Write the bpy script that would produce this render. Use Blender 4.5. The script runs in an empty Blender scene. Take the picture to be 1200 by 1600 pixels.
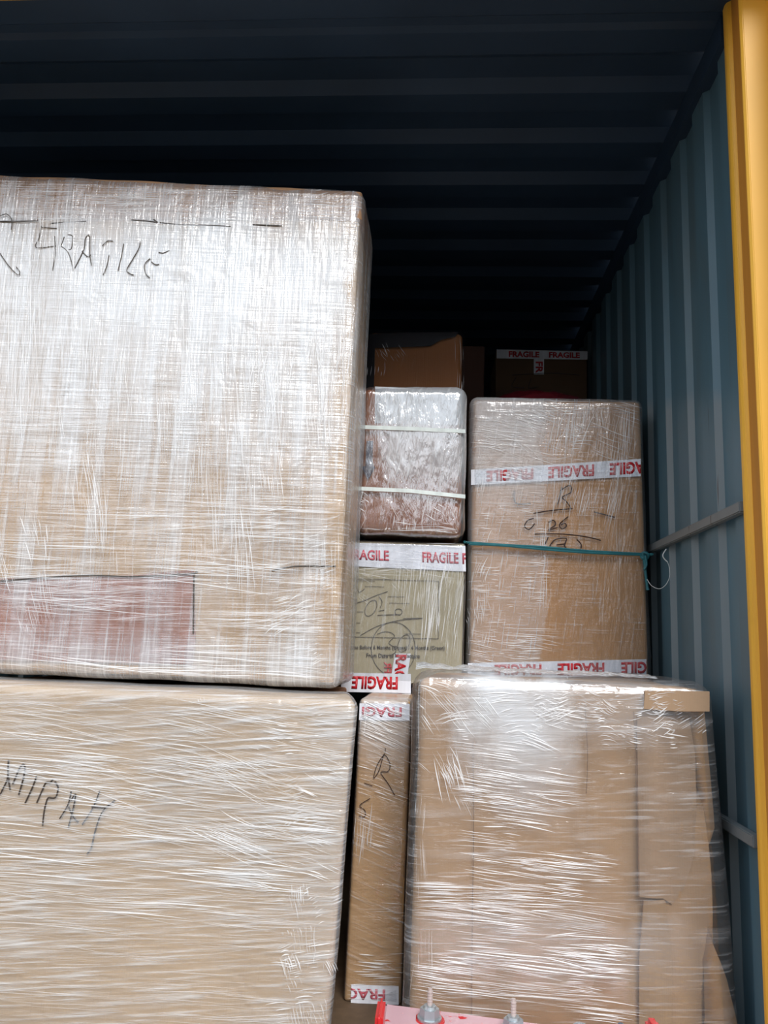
import bpy, bmesh, math, random
from mathutils import Vector, Matrix, noise
random.seed(11)
S = bpy.context.scene
C = S.collection
EYE = 0.945            # eye height above the container floor (m)

# ------------------------------------------------------------------ camera
YAW, PITCH, ROLL = .0726, .1726, .0402
cd = bpy.data.cameras.new('camera'); cam = bpy.data.objects.new('camera', cd); C.objects.link(cam)
_f = Vector((-math.sin(YAW)*math.cos(PITCH), math.cos(YAW)*math.cos(PITCH), math.sin(PITCH)))
_r = Vector((math.cos(YAW), math.sin(YAW), 0)); _u = _r.cross(_f)
R2 = _r*math.cos(ROLL)+_u*math.sin(ROLL); U2 = -_r*math.sin(ROLL)+_u*math.cos(ROLL)
M = Matrix((R2, U2, -_f)).transposed().to_4x4(); M.translation = (0, 0, EYE)
cam.matrix_world = M
cd.sensor_fit = 'VERTICAL'; cd.sensor_height = 36; cd.lens = 27.0; cd.clip_start = .02
S.camera = cam
def P(px, py, Y):
    """point at depth Y seen at photo pixel (px, py)"""
    d = R2*((px-600)/1200) + U2*((800-py)/1200) + _f
    d = d*(Y/d.y)
    return Vector((d.x, Y, d.z+EYE))

# ------------------------------------------------------------------ world, exposure
S.view_settings.view_transform = 'Standard'; S.view_settings.look = 'None'
S.view_settings.gamma = 1; S.view_settings.use_curve_mapping = False
S.view_settings.exposure = 0.46
w = bpy.data.worlds.new('sky'); S.world = w; w.use_nodes = True
nt = w.node_tree; nt.nodes.clear()
def N(nt, t, **k):
    n = nt.nodes.new(t)
    for a, b in k.items():
        if a in n.inputs.keys() if isinstance(a, str) else False: n.inputs[a].default_value = b
        else: setattr(n, a, b)
    return n
o_ = N(nt, 'ShaderNodeOutputWorld'); b_ = N(nt, 'ShaderNodeBackground')
tc = N(nt, 'ShaderNodeTexCoord'); sp = N(nt, 'ShaderNodeSeparateXYZ'); cr = N(nt, 'ShaderNodeValToRGB')
nt.links.new(tc.outputs['Generated'], sp.inputs[0]); nt.links.new(sp.outputs[2], cr.inputs[0])
e = cr.color_ramp.elements
e[0].position = 0; e[0].color = (.98, .99, 1, 1); e[1].position = 1; e[1].color = (.62, .78, 1, 1)
nz = N(nt, 'ShaderNodeTexNoise'); nz.inputs['Scale'].default_value = 2.2; nz.inputs['Detail'].default_value = 5
mr = N(nt, 'ShaderNodeMapRange'); mr.inputs[1].default_value = .35; mr.inputs[2].default_value = .7
mr.inputs[3].default_value = .8; mr.inputs[4].default_value = 1.35
nt.links.new(tc.outputs['Generated'], nz.inputs[0]); nt.links.new(nz.outputs[0], mr.inputs[0])
nt.links.new(cr.outputs[0], b_.inputs[0]); nt.links.new(mr.outputs[0], b_.inputs[1]); nt.links.new(b_.outputs[0], o_.inputs[0])
sl = bpy.data.lights.new('sun', 'SUN'); sl.energy = 2.3; sl.angle = math.radians(26); sl.color = (1, .985, .965)
so = bpy.data.objects.new('sun', sl); C.objects.link(so)
so.rotation_euler = Vector((-.32, 1, -.98)).to_track_quat('-Z', 'Y').to_euler()

# ------------------------------------------------------------------ node helpers
def mat(name):
    m = bpy.data.materials.new(name); m.use_nodes = True
    m.node_tree.nodes.clear(); return m, m.node_tree
def lk(nt, a, b): nt.links.new(a, b)
def mathn(nt, op, a, b=None, clamp=False):
    n = nt.nodes.new('ShaderNodeMath'); n.operation = op; n.use_clamp = clamp
    for i, v in enumerate((a, b)):
        if v is None: continue
        if isinstance(v, (int, float)): n.inputs[i].default_value = v
        else: nt.links.new(v, n.inputs[i])
    return n.outputs[0]
def noise_n(nt, vec, sx, sy, rot=0, detail=3, rough=.55, off=(0, 0, 0), dist=0):
    mp = nt.nodes.new('ShaderNodeMapping'); nt.links.new(vec, mp.inputs[0])
    mp2 = nt.nodes.new('ShaderNodeMapping')
    mp.inputs['Rotation'].default_value = (0, 0, math.radians(rot)); mp.inputs['Location'].default_value = off
    nt.links.new(mp.outputs[0], mp2.inputs[0]); mp2.inputs['Scale'].default_value = (sx, sy, 1)
    n = nt.nodes.new('ShaderNodeTexNoise'); n.inputs['Scale'].default_value = 1
    n.inputs['Detail'].default_value = detail; n.inputs['Roughness'].default_value = rough
    n.inputs['Distortion'].default_value = dist
    nt.links.new(mp2.outputs[0], n.inputs[0]); return n.outputs[0]
def rng(nt, v, a, b, c=0., d=1.):
    n = nt.nodes.new('ShaderNodeMapRange'); n.clamp = True
    for i, x in enumerate((a, b, c, d)): n.inputs[i+1].default_value = x
    nt.links.new(v, n.inputs[0]); return n.outputs[0]
def mixc(nt, f, a, b):
    n = nt.nodes.new('ShaderNodeMix'); n.data_type = 'RGBA'
    if isinstance(f, (int, float)): n.inputs[0].default_value = f
    else: nt.links.new(f, n.inputs[0])
    for i, v in ((6, a), (7, b)):
        if isinstance(v, tuple): n.inputs[i].default_value = (*v, 1) if len(v) == 3 else v
        else: nt.links.new(v, n.inputs[i])
    return n.outputs[2]
def srgb(r, g, b):
    f = lambda c: c/255/12.92 if c/255 <= .04045 else ((c/255+.055)/1.055)**2.4
    return (f(r), f(g), f(b))
def bsdf(nt, **k):
    p = nt.nodes.new('ShaderNodeBsdfPrincipled'); o = nt.nodes.new('ShaderNodeOutputMaterial')
    nt.links.new(p.outputs[0], o.inputs[0])
    for a, v in k.items():
        s = p.inputs[a.replace('_', ' ')]
        if isinstance(v, (int, float)): s.default_value = v
        elif isinstance(v, tuple): s.default_value = (*v, 1)
        else: nt.links.new(v, s)
    return p, o
def bump(nt, h, strength, dist=.01):
    b = nt.nodes.new('ShaderNodeBump'); b.inputs['Strength'].default_value = strength; b.inputs['Distance'].default_value = dist
    nt.links.new(h, b.inputs['Height']); return b.outputs[0]
def plain(name, col, rough=.6, metal=0, spec=.4):
    m, nt = mat(name); uv = nt.nodes.new('ShaderNodeTexCoord').outputs['Object']
    n = noise_n(nt, uv, 30, 30, detail=4)
    c = mixc(nt, rng(nt, n, .3, .7), tuple(x*.82 for x in col), tuple(min(1, x*1.1) for x in col))
    bsdf(nt, Base_Color=c, Roughness=rough, Metallic=metal, Specular_IOR_Level=spec)
    return m
def cardboard(name, col, var=.12, bands=0.):
    m, nt = mat(name)
    uv = nt.nodes.new('ShaderNodeUVMap').outputs[0]
    big = noise_n(nt, uv, 2.2, 1.4, detail=3)
    band = noise_n(nt, uv, 9, .5, detail=2, off=(3, 1, 0))
    fib = noise_n(nt, uv, 60, 220, detail=2)
    flu = noise_n(nt, uv, 260, 3, detail=1)
    dk = tuple(x*(1-var*1.6) for x in col); lt = tuple(min(1, x*(1+var)) for x in col)
    c = mixc(nt, rng(nt, big, .3, .7), dk, lt)
    if bands: c = mixc(nt, mathn(nt, 'MULTIPLY', rng(nt, band, .42, .6), bands), c, tuple(x*.72 for x in col))
    c = mixc(nt, mathn(nt, 'MULTIPLY', rng(nt, fib, .45, .8), .18), c, tuple(x*.75 for x in col))
    bsdf(nt, Base_Color=c, Roughness=.75, Specular_IOR_Level=.2, Normal=bump(nt, flu, .25, .002))
    return m
def film(name, milk=.12, streaks=(), gloss=.16, rough=.13, bumpk=1., patch=.0, tint=(.90, .94, .98), wr=(40, 7), zones=(), wamp=1.8, fres=.35):
    """clear stretch film: every layer adds milkiness where it bunches (streaks), and a glossy coat with wrinkles"""
    m, nt = mat(name)
    uv = nt.nodes.new('ShaderNodeUVMap').outputs[0]
    h = None; mk = None
    for (su, sv, rot, lo, hi, amt) in streaks:
        n = noise_n(nt, uv, su, sv, rot, detail=2, rough=.6, off=(rot*.3, su*.01, 0))
        s = mathn(nt, 'MULTIPLY', rng(nt, n, lo, hi), amt)
        mk = s if mk is None else mathn(nt, 'ADD', mk, s)
        h = n if h is None else mathn(nt, 'ADD', h, n)
    big = noise_n(nt, uv, 3, 2.3, detail=3, off=(7, 3, 0))
    if mk is None: mk = mathn(nt, 'MULTIPLY', big, 0)
    mod = rng(nt, big, .35, .65, .45, 1.15)
    mk = mathn(nt, 'MULTIPLY', mk, mod)
    mk = mathn(nt, 'ADD', mk, milk)
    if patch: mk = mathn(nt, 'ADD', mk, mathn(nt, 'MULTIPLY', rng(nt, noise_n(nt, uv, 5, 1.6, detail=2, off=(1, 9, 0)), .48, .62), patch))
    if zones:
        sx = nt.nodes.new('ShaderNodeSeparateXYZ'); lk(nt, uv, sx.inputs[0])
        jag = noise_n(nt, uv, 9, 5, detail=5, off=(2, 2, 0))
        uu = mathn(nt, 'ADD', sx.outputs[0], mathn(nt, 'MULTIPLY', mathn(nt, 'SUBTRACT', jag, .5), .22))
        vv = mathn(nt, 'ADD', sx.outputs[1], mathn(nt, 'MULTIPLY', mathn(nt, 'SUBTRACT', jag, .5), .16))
        for (u0, u1, v0, v1, su_, sv_, am) in zones:      # milkier stretch: extra film layers, and white glare put into the colour
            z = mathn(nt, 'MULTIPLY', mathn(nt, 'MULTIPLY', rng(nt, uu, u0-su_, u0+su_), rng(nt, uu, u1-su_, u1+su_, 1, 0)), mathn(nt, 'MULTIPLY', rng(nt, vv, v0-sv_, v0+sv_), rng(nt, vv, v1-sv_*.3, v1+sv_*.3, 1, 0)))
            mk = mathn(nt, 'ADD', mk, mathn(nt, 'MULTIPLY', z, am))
    mk = mathn(nt, 'MINIMUM', mk, .84)
    wn = noise_n(nt, uv, wr[0], wr[1], detail=4, rough=.6, dist=.6)
    w2 = noise_n(nt, uv, 9, 7, detail=2, dist=.8, off=(5, 5, 0))
    hh = mathn(nt, 'ADD', mathn(nt, 'MULTIPLY', wn, 1.0), mathn(nt, 'MULTIPLY', w2, wamp))
    if h is not None: hh = mathn(nt, 'ADD', hh, mathn(nt, 'MULTIPLY', h, .35))
    nb = bump(nt, hh, .55*bumpk, .008)
    tr = nt.nodes.new('ShaderNodeBsdfTransparent'); tr.inputs[0].default_value = (.97, .975, .98, 1)
    df = nt.nodes.new('ShaderNodeBsdfDiffuse'); df.inputs[0].default_value = (*tint, 1); lk(nt, nb, df.inputs['Normal'])
    tl = nt.nodes.new('ShaderNodeBsdfTranslucent'); tl.inputs[0].default_value = (*tint, 1)
    md = nt.nodes.new('ShaderNodeMixShader'); md.inputs[0].default_value = .18; lk(nt, df.outputs[0], md.inputs[1]); lk(nt, tl.outputs[0], md.inputs[2])
    m1 = nt.nodes.new('ShaderNodeMixShader'); lk(nt, mk, m1.inputs[0]); lk(nt, tr.outputs[0], m1.inputs[1]); lk(nt, md.outputs[0], m1.inputs[2])
    gl = nt.nodes.new('ShaderNodeBsdfGlossy'); gl.inputs['Roughness'].default_value = rough; gl.inputs[0].default_value = (1, 1, 1, 1); lk(nt, nb, gl.inputs['Normal'])
    lw = nt.nodes.new('ShaderNodeLayerWeight'); lw.inputs[0].default_value = .25; lk(nt, nb, lw.inputs['Normal'])
    fr = mathn(nt, 'ADD', mathn(nt, 'MULTIPLY', lw.outputs['Fresnel'], fres), gloss, clamp=True)
    m2 = nt.nodes.new('ShaderNodeMixShader'); lk(nt, fr, m2.inputs[0]); lk(nt, m1.outputs[0], m2.inputs[1]); lk(nt, gl.outputs[0], m2.inputs[2])
    o = nt.nodes.new('ShaderNodeOutputMaterial'); lk(nt, m2.outputs[0], o.inputs[0])
    return m
def fold_mat(name, a=.55, tint=(.95, .96, .97)):
    m, nt = mat(name)
    tr = nt.nodes.new('ShaderNodeBsdfTransparent')
    p = nt.nodes.new('ShaderNodeBsdfPrincipled'); p.inputs['Base Color'].default_value = (*tint, 1)
    p.inputs['Roughness'].default_value = .18; p.inputs['Specular IOR Level'].default_value = .9
    mx = nt.nodes.new('ShaderNodeMixShader'); mx.inputs[0].default_value = a
    o = nt.nodes.new('ShaderNodeOutputMaterial')
    lk(nt, tr.outputs[0], mx.inputs[1]); lk(nt, p.outputs[0], mx.inputs[2]); lk(nt, mx.outputs[0], o.inputs[0])
    return m
def painted(name, col, rustcol, rust=.62, rough=.35, spec=.5, scale=9, dirt=None, specks=.68, rib_grey=None):
    m, nt = mat(name)
    tcn = nt.nodes.new('ShaderNodeTexCoord').outputs['Object']
    n1 = noise_n(nt, tcn, 3, 3, detail=5); n2 = noise_n(nt, tcn, scale, scale, detail=6, rough=.62, off=(4, 2, 1))
    n3 = noise_n(nt, tcn, 38, 38, detail=3, off=(2, 7, 1))
    c = mixc(nt, rng(nt, n1, .3, .7), tuple(x*.85 for x in col), tuple(min(1, x*1.12) for x in col))
    if dirt: c = mixc(nt, rng(nt, noise_n(nt, tcn, 2.2, 5, detail=5, off=(8, 1, 3)), .5, .68, 0, .5), c, dirt)
    if rib_grey:      # grey mixed in on the slanted ribs, up to about shoulder height
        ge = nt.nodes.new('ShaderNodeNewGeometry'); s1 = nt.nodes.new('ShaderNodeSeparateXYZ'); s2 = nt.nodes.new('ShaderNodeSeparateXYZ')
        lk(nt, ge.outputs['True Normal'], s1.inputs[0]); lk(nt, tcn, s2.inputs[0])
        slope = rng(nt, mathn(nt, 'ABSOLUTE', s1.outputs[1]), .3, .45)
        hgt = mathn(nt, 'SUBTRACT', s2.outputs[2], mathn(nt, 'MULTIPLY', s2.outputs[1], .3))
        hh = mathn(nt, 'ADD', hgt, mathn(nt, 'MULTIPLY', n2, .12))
        c = mixc(nt, mathn(nt, 'MULTIPLY', mathn(nt, 'MULTIPLY', slope, rng(nt, hh, 1.07, 1.12, 1, 0)), rng(nt, n2, .3, .6, .5, 1)), c, rib_grey)
    msk = mathn(nt, 'MAXIMUM', rng(nt, n2, rust, rust+.04), rng(nt, n3, specks, specks+.02))
    c = mixc(nt, msk, c, rustcol)
    bsdf(nt, Base_Color=c, Roughness=mathn(nt, 'ADD', mathn(nt, 'MULTIPLY', msk, .4), rough), Specular_IOR_Level=spec, Normal=bump(nt, n1, .12, .01))
    return m
MT = dict(
    teal=painted('teal_paint', srgb(80, 110, 124), srgb(78, 62, 56), .70, .42, .45, 7, dirt=srgb(84, 92, 92), specks=.74, rib_grey=srgb(112, 122, 126)),
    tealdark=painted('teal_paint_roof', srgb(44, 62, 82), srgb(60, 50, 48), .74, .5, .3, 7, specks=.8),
    yellow=painted('yellow_paint', srgb(238, 180, 62), srgb(96, 60, 38), .69, .45, .4, 6, specks=.745),
    steel=painted('grey_steel', srgb(112, 118, 120), srgb(84, 66, 56), .66, .45, .5, 12),
    groove_shade=plain('post_groove_shade', srgb(190, 128, 48), .6),  # darker yellow that paints in the shade on the post's groove face
    ply=plain('plywood_floor', srgb(92, 74, 56), .7),
    asphalt=plain('asphalt', srgb(96, 92, 86), .9),
    blocker=plain('blocker_grey', srgb(58, 62, 66), .7),
    tape=plain('white_tape', srgb(226, 228, 236), .3, 0, .6),
    red=plain('red_ink', srgb(190, 34, 44), .4),
    redf=plain('faded_red_ink', srgb(188, 92, 104), .4),
    ink=plain('marker_ink', srgb(58, 40, 36), .5),
    pen=plain('pencil_ink', srgb(82, 76, 70), .5),
    black=plain('black_plastic', srgb(26, 24, 28), .3),
    matteblack=plain('matte_black_plastic', srgb(20, 19, 24), .6, 0, .15),
    pencil=plain('dark_pencil', srgb(66, 56, 48), .6),
    rope=plain('teal_twine', srgb(38, 104, 112), .5),
    twine=plain('white_twine', srgb(206, 208, 206), .5),
    redpaint=painted('red_enamel', srgb(196, 34, 38), srgb(150, 20, 24), .62, .3, .6, 20),
    pink=painted('worn_pink_enamel', srgb(198, 160, 166), srgb(188, 22, 28), .60, .25, .7, 22, specks=.7),
    zinc=plain('zinc_nut', srgb(176, 184, 188), .35, .7),
    rod=plain('rod_steel', srgb(196, 184, 178), .35, .3),
    bluegrey=plain('blue_grey_steel', srgb(96, 108, 124), .4, .5),
    arrow=plain('slate_blue_print', srgb(42, 56, 92), .6),
    strap=plain('white_strap', srgb(224, 232, 228), .35),
    redfilm=plain('dark_red_plastic', srgb(86, 18, 26), .25, 0, .7),
    fold=fold_mat('film_fold', .62), foldsoft=fold_mat('film_fold_soft', .26), foldfaint=fold_mat('film_fold_faint', .34), seam=plain('board_shadow_line', srgb(128, 98, 70), .9), seal=plain('seam_gap', srgb(60, 46, 38), .9),
)

# ------------------------------------------------------------------ object helpers
def obj(name, me_or_bm, m, parent=None, smooth=False):
    if isinstance(me_or_bm, bmesh.types.BMesh):
        me = bpy.data.meshes.new(name); me_or_bm.to_mesh(me); me_or_bm.free()
    else: me = me_or_bm
    for x in (m if isinstance(m, (list, tuple)) else [m]): me.materials.append(x)
    if smooth:
        for p in me.polygons: p.use_smooth = True
    o = bpy.data.objects.new(name, me); C.objects.link(o)
    if parent: o.parent = parent
    return o
def thing(name, label, cat, loc=(0, 0, 0), group=None):
    o = bpy.data.objects.new(name, None); C.objects.link(o); o.empty_display_size = .05
    o.location = (0, 0, 0); o['label'] = label; o['category'] = cat
    if group: o['group'] = group
    return o
def tag(o, label, cat, group=None):
    o['label'] = label; o['category'] = cat
    if group: o['group'] = group
    return o
def struct(name, bm, m, smooth=False):
    o = obj(name, bm, m, smooth=smooth); o['kind'] = 'structure'; return o
def addbox(bm, a, b, mi=0):
    x0, y0, z0 = a; x1, y1, z1 = b
    v = [bm.verts.new(p) for p in ((x0, y0, z0), (x1, y0, z0), (x1, y1, z0), (x0, y1, z0), (x0, y0, z1), (x1, y0, z1), (x1, y1, z1), (x0, y1, z1))]
    for f in ((0, 3, 2, 1), (4, 5, 6, 7), (0, 1, 5, 4), (1, 2, 6, 5), (2, 3, 7, 6), (3, 0, 4, 7)):
        bm.faces.new([v[i] for i in f]).material_index = mi
def tube(bm, pts, r, n=8):
    rings = []
    pts = [Vector(p) for p in pts]
    for i, p in enumerate(pts):
        d = (pts[min(i+1, len(pts)-1)]-pts[max(i-1, 0)]).normalized()
        a = d.orthogonal().normalized() if i == 0 else (a0-d*a0.dot(d)).normalized()
        a0 = a; b = d.cross(a)
        rr = r[i] if isinstance(r, (list, tuple)) else r
        rings.append([bm.verts.new(p+(a*math.cos(t)+b*math.sin(t))*rr) for t in [2*math.pi*k/n for k in range(n)]])
    for i in range(len(rings)-1):
        for k in range(n): bm.faces.new((rings[i][k], rings[i][(k+1) % n], rings[i+1][(k+1) % n], rings[i+1][k]))
    bm.faces.new(rings[0][::-1]); bm.faces.new(rings[-1])
def smooth_path(pts, k=6):
    pts = [Vector(p) for p in pts]; out = []
    for i in range(len(pts)-1):
        p0, p1, p2, p3 = pts[max(i-1, 0)], pts[i], pts[i+1], pts[min(i+2, len(pts)-1)]
        for j in range(k):
            t = j/k
            out.append(.5*((2*p1)+(p2-p0)*t+(2*p0-5*p1+4*p2-p3)*t*t+(3*p1-p0-3*p2+p3)*t**3))
    out.append(pts[-1]); return out

# ------------------------------------------------------------------ warped carton / film shell
def shell(c8, step=.03, r=.012, disp=None, off=0., name='shell'):
    """closed rounded box through 8 corners c8 = front TL,TR,BR,BL, back TL,TR,BR,BL; disp(p, n, u, v) -> outward shift"""
    TL, TR, BR, BL, bTL, bTR, bBR, bBL = [Vector(c) for c in c8]
    Lx = (TR-TL).length; Lz = (TL-BL).length; Ly = (bTL-TL).length
    def grid(L):
        n = max(2, int((L-2*r)/step)); g = [0, r*.35/L, r*.8/L] + [(r+(L-2*r)*i/n)/L for i in range(n+1)] + [1-r*.8/L, 1-r*.35/L, 1]
        return g
    gx, gy, gz = grid(Lx), grid(Ly), grid(Lz)
    def tri(a, b, c):
        f = (BL.lerp(BR, a)).lerp(TL.lerp(TR, a), c); k = (bBL.lerp(bBR, a)).lerp(bTL.lerp(bTR, a), c)
        return f.lerp(k, b)
    bm = bmesh.new(); uvl = bm.loops.layers.uv.new('UVMap'); cache = {}
    def vert(i, j, k):
        if (i, j, k) in cache: return cache[(i, j, k)]
        a, b, c = gx[i]*Lx, gy[j]*Ly, gz[k]*Lz
        q = Vector((min(max(a, r), Lx-r), min(max(b, r), Ly-r), min(max(c, r), Lz-r)))
        d = Vector((a, b, c))-q; n = d.normalized() if d.length > 1e-9 else Vector((0, 0, 0))
        s = q+n*(r+off)
        if disp: s += n*disp(a, b, c, n)
        v = bm.verts.new(tri(s.x/Lx, s.y/Ly, s.z/Lz)); cache[(i, j, k)] = v; return v
    def face(idx, uvf):
        f = bm.faces.new([vert(*t) for t in idx])
        for l, t in zip(f.loops, idx): l[uvl].uv = uvf(gx[t[0]]*Lx, gy[t[1]]*Ly, gz[t[2]]*Lz)
    nx, ny, nz = len(gx)-1, len(gy)-1, len(gz)-1
    for i in range(nx):
        for k in range(nz):
            face([(i, 0, k), (i+1, 0, k), (i+1, 0, k+1), (i, 0, k+1)], lambda a, b, c: (a, c))
            face([(i, ny, k), (i, ny, k+1), (i+1, ny, k+1), (i+1, ny, k)], lambda a, b, c: (a+3, c))
    for j in range(ny):
        for k in range(nz):
            face([(0, j, k), (0, j, k+1), (0, j+1, k+1), (0, j+1, k)], lambda a, b, c: (-b, c))
            face([(nx, j, k), (nx, j+1, k), (nx, j+1, k+1), (nx, j, k+1)], lambda a, b, c: (Lx+b, c))
    for i in range(nx):
        for j in range(ny):
            face([(i, j, 0), (i, j+1, 0), (i+1, j+1, 0), (i+1, j, 0)], lambda a, b, c: (a, -b))
            face([(i, j, nz), (i+1, j, nz), (i+1, j+1, nz), (i, j+1, nz)], lambda a, b, c: (a, Lz+b))
    return bm
def wob(seed, amp=.004, f=(4, 4, 4), ripple=0, rf=22):
    def d(a, b, c, n):
        v = noise.noise(Vector((a*f[0]+seed, b*f[1]+seed*.7, c*f[2])))*amp
        if ripple: v += noise.noise(Vector((a*rf+seed, b*rf, c*rf*.25)))*ripple
        return v
    return d
def strand(bm, pts, w, h, mi=1):
    """thin raised fold of film: ridge ribbon on the plane facing -Y"""
    prev = None; n = len(pts)
    for i, p in enumerate(pts):
        d = (pts[min(i+1, n-1)]-pts[max(i-1, 0)]); s = Vector((-d.z, 0, d.x))
        s = s.normalized() if s.length > 0 else Vector((0, 0, 1))
        k = math.sin(math.pi*(i+.15)/(n-.7)) ** 1.1 if n > 2 else 1
        a = bm.verts.new(p+s*w*.5*k); b = bm.verts.new(p+Vector((0, -h*k, 0))); c = bm.verts.new(p-s*w*.5*k)
        if prev:
            f1 = bm.faces.new((prev[0], a, b, prev[1])); f2 = bm.faces.new((prev[1], b, c, prev[2]))
            f1.material_index = f2.material_index = mi; f1.smooth = f2.smooth = True
        prev = (a, b, c)
DENS = .62
def folds(bm, Y, zones, bounds, off=.009):
    """zones: (x0,y0,x1,y1, count, angle, angle_jitter, len0, len1, width_mm, bend, material) in photo pixels on the front plane at Y;
    folds come in bundles that run side by side, as stretched film gathers"""
    bx0, bz0, bx1, bz1 = bounds
    for (x0, y0, x1, y1, n, ang, jit, l0, l1, wmm, bend, mi) in zones:
        left = int(n*DENS)
        while left > 0:
            m = min(left, random.randint(2, 11)); left -= m
            a0 = math.radians(ang+random.gauss(0, jit*.5)); b0 = math.radians(random.gauss(0, bend)); L0 = random.uniform(l0, l1)
            cx0, cy0 = random.uniform(x0, x1), random.uniform(y0, y1); gap = random.uniform(2.2, 6.5); fan = random.gauss(0, .012)
            mm = mi if mi == 2 or random.random() < .5 else 3
            for q in range(m):
                a = a0+fan*(q-m/2)+random.gauss(0, .01); b = b0+random.gauss(0, .03); L = L0*random.uniform(.35, 1.1)
                d = (q-m/2)*gap*random.uniform(.8, 1.2); t = random.gauss(0, L0*.18)
                cx = cx0-math.sin(a0)*d+math.cos(a0)*t; cy = cy0+math.cos(a0)*d+math.sin(a0)*t
                if not (x0-8 < cx < x1+8 and y0-8 < cy < y1+8): continue
                k = max(4, int(L/11)); pts = []; x, y = cx-math.cos(a)*L/2, cy-math.sin(a)*L/2
                ca = a-b/2
                for i in range(k+1):
                    p = P(x, y, Y-off)
                    if bx0 < p.x < bx1 and bz0 < p.z < bz1: pts.append(p)
                    elif len(pts) > 2: break
                    x += math.cos(ca)*L/k; y += math.sin(ca)*L/k; ca += b/k + random.gauss(0, .012)
                if len(pts) > 2:
                    w_ = wmm*.001*random.choice((.35, .5, .6, .8, 1, 1.5)); strand(bm, pts, w_, w_*.45, mm)
def corners(Xl, Xr, zb, zt, Y, D, tl=(0, 0, 0), tr=(0, 0, 0), br=(0, 0, 0), bl=(0, 0, 0)):
    o = [Vector((Xl, Y, zt))+Vector(tl), Vector((Xr, Y, zt))+Vector(tr), Vector((Xr, Y, zb))+Vector(br), Vector((Xl, Y, zb))+Vector(bl)]
    return o+[v+Vector((0, D, 0)) for v in o]
def ribbon_strokes(Y, strokes, w, name, m, parent, off=.0012, rnd=True):
    bm = bmesh.new()
    for s in strokes:
        pts = [P(x, y, Y-off) for x, y in s]
        if rnd and len(pts) > 2: pts = smooth_path(pts, 5)
        tube(bm, pts, w/2, 6)
    o = obj(name, bm, m, parent)
    return o
def crop(scale, ox, oy, strokes): return [[(ox+x/scale, oy+y/scale) for x, y in s] for s in strokes]
def text_bm(txt, bold=.02):
    cu = bpy.data.curves.new('lettering', 'FONT'); cu.body = txt; cu.size = 1; cu.offset = bold; cu.extrude = .0; cu.resolution_u = 3
    o = bpy.data.objects.new('lettering', cu); C.objects.link(o)
    me = bpy.data.meshes.new_from_object(o.evaluated_get(bpy.context.evaluated_depsgraph_get()))
    bpy.data.objects.remove(o); bm = bmesh.new(); bm.from_mesh(me); bpy.data.meshes.remove(me); return bm
def fit_text(txt, bold=.02):
    """lettering scaled to a unit box"""
    bm = text_bm(txt, bold); xs = [v.co.x for v in bm.verts]; ys = [v.co.y for v in bm.verts]
    x0, x1, y0, y1 = min(xs), max(xs), min(ys), max(ys)
    for v in bm.verts: v.co = Vector(((v.co.x-x0)/(x1-x0), (v.co.y-y0)/(y1-y0), 0))
    return bm
def put_text(txt, quad, m, parent, name='lettering', bold=.02, clip=None):
    """quad: text's own TL,TR,BR,BL as world points; clip = (a0,a1) keep range along the text"""
    bm = fit_text(txt, bold)
    if clip:
        for co, no in ((clip[0], -1), (clip[1], 1)):
            bmesh.ops.bisect_plane(bm, geom=bm.verts[:]+bm.edges[:]+bm.faces[:], plane_co=(co, 0, 0), plane_no=(no, 0, 0), clear_outer=True)
    TL, TR, BR, BL = quad
    for v in bm.verts:
        a, b = v.co.x, v.co.y; v.co = (BL.lerp(BR, a)).lerp(TL.lerp(TR, a), b)
    r = bmesh.ops.extrude_face_region(bm, geom=bm.faces[:])
    for v in r['geom']:
        if isinstance(v, bmesh.types.BMVert): v.co.y -= .0006
    return obj(name, bm, m, parent)
def sheet(Y, poly, thick, name, m, parent, uvs=True, rnd=False, wave=None):
    """thin panel with an outline in photo pixels lying on the plane Y, given real thickness"""
    pts = [P(x, y, Y) for x, y in poly]
    if rnd: pts = smooth_path(pts+[pts[0]], 5)[:-1]
    bm = bmesh.new(); vs = [bm.verts.new(p) for p in pts]; f = bm.faces.new(vs)
    if f.normal.y > 0 or True:
        f.normal_update()
    if wave:
        for ax, st in ((0, .012), (2, .05)):
            lo = min(p[ax] for p in pts); hi = max(p[ax] for p in pts); t = lo+st
            while t < hi:
                co = Vector((0, 0, 0)); co[ax] = t; no = Vector((0, 0, 0)); no[ax] = 1
                bmesh.ops.bisect_plane(bm, geom=bm.verts[:]+bm.edges[:]+bm.faces[:], plane_co=co, plane_no=no); t += st
        for v in bm.verts: v.co.y += wave(v.co)
    r = bmesh.ops.extrude_face_region(bm, geom=bm.faces[:])
    for v in r['geom']:
        if isinstance(v, bmesh.types.BMVert): v.co.y -= thick
    bmesh.ops.recalc_face_normals(bm, faces=bm.faces[:])
    uvl = bm.loops.layers.uv.new('UVMap')
    for fc in bm.faces:
        for l in fc.loops: l[uvl].uv = (l.vert.co.x+2, l.vert.co.z+2)
    return obj(name, bm, m, parent)
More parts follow.
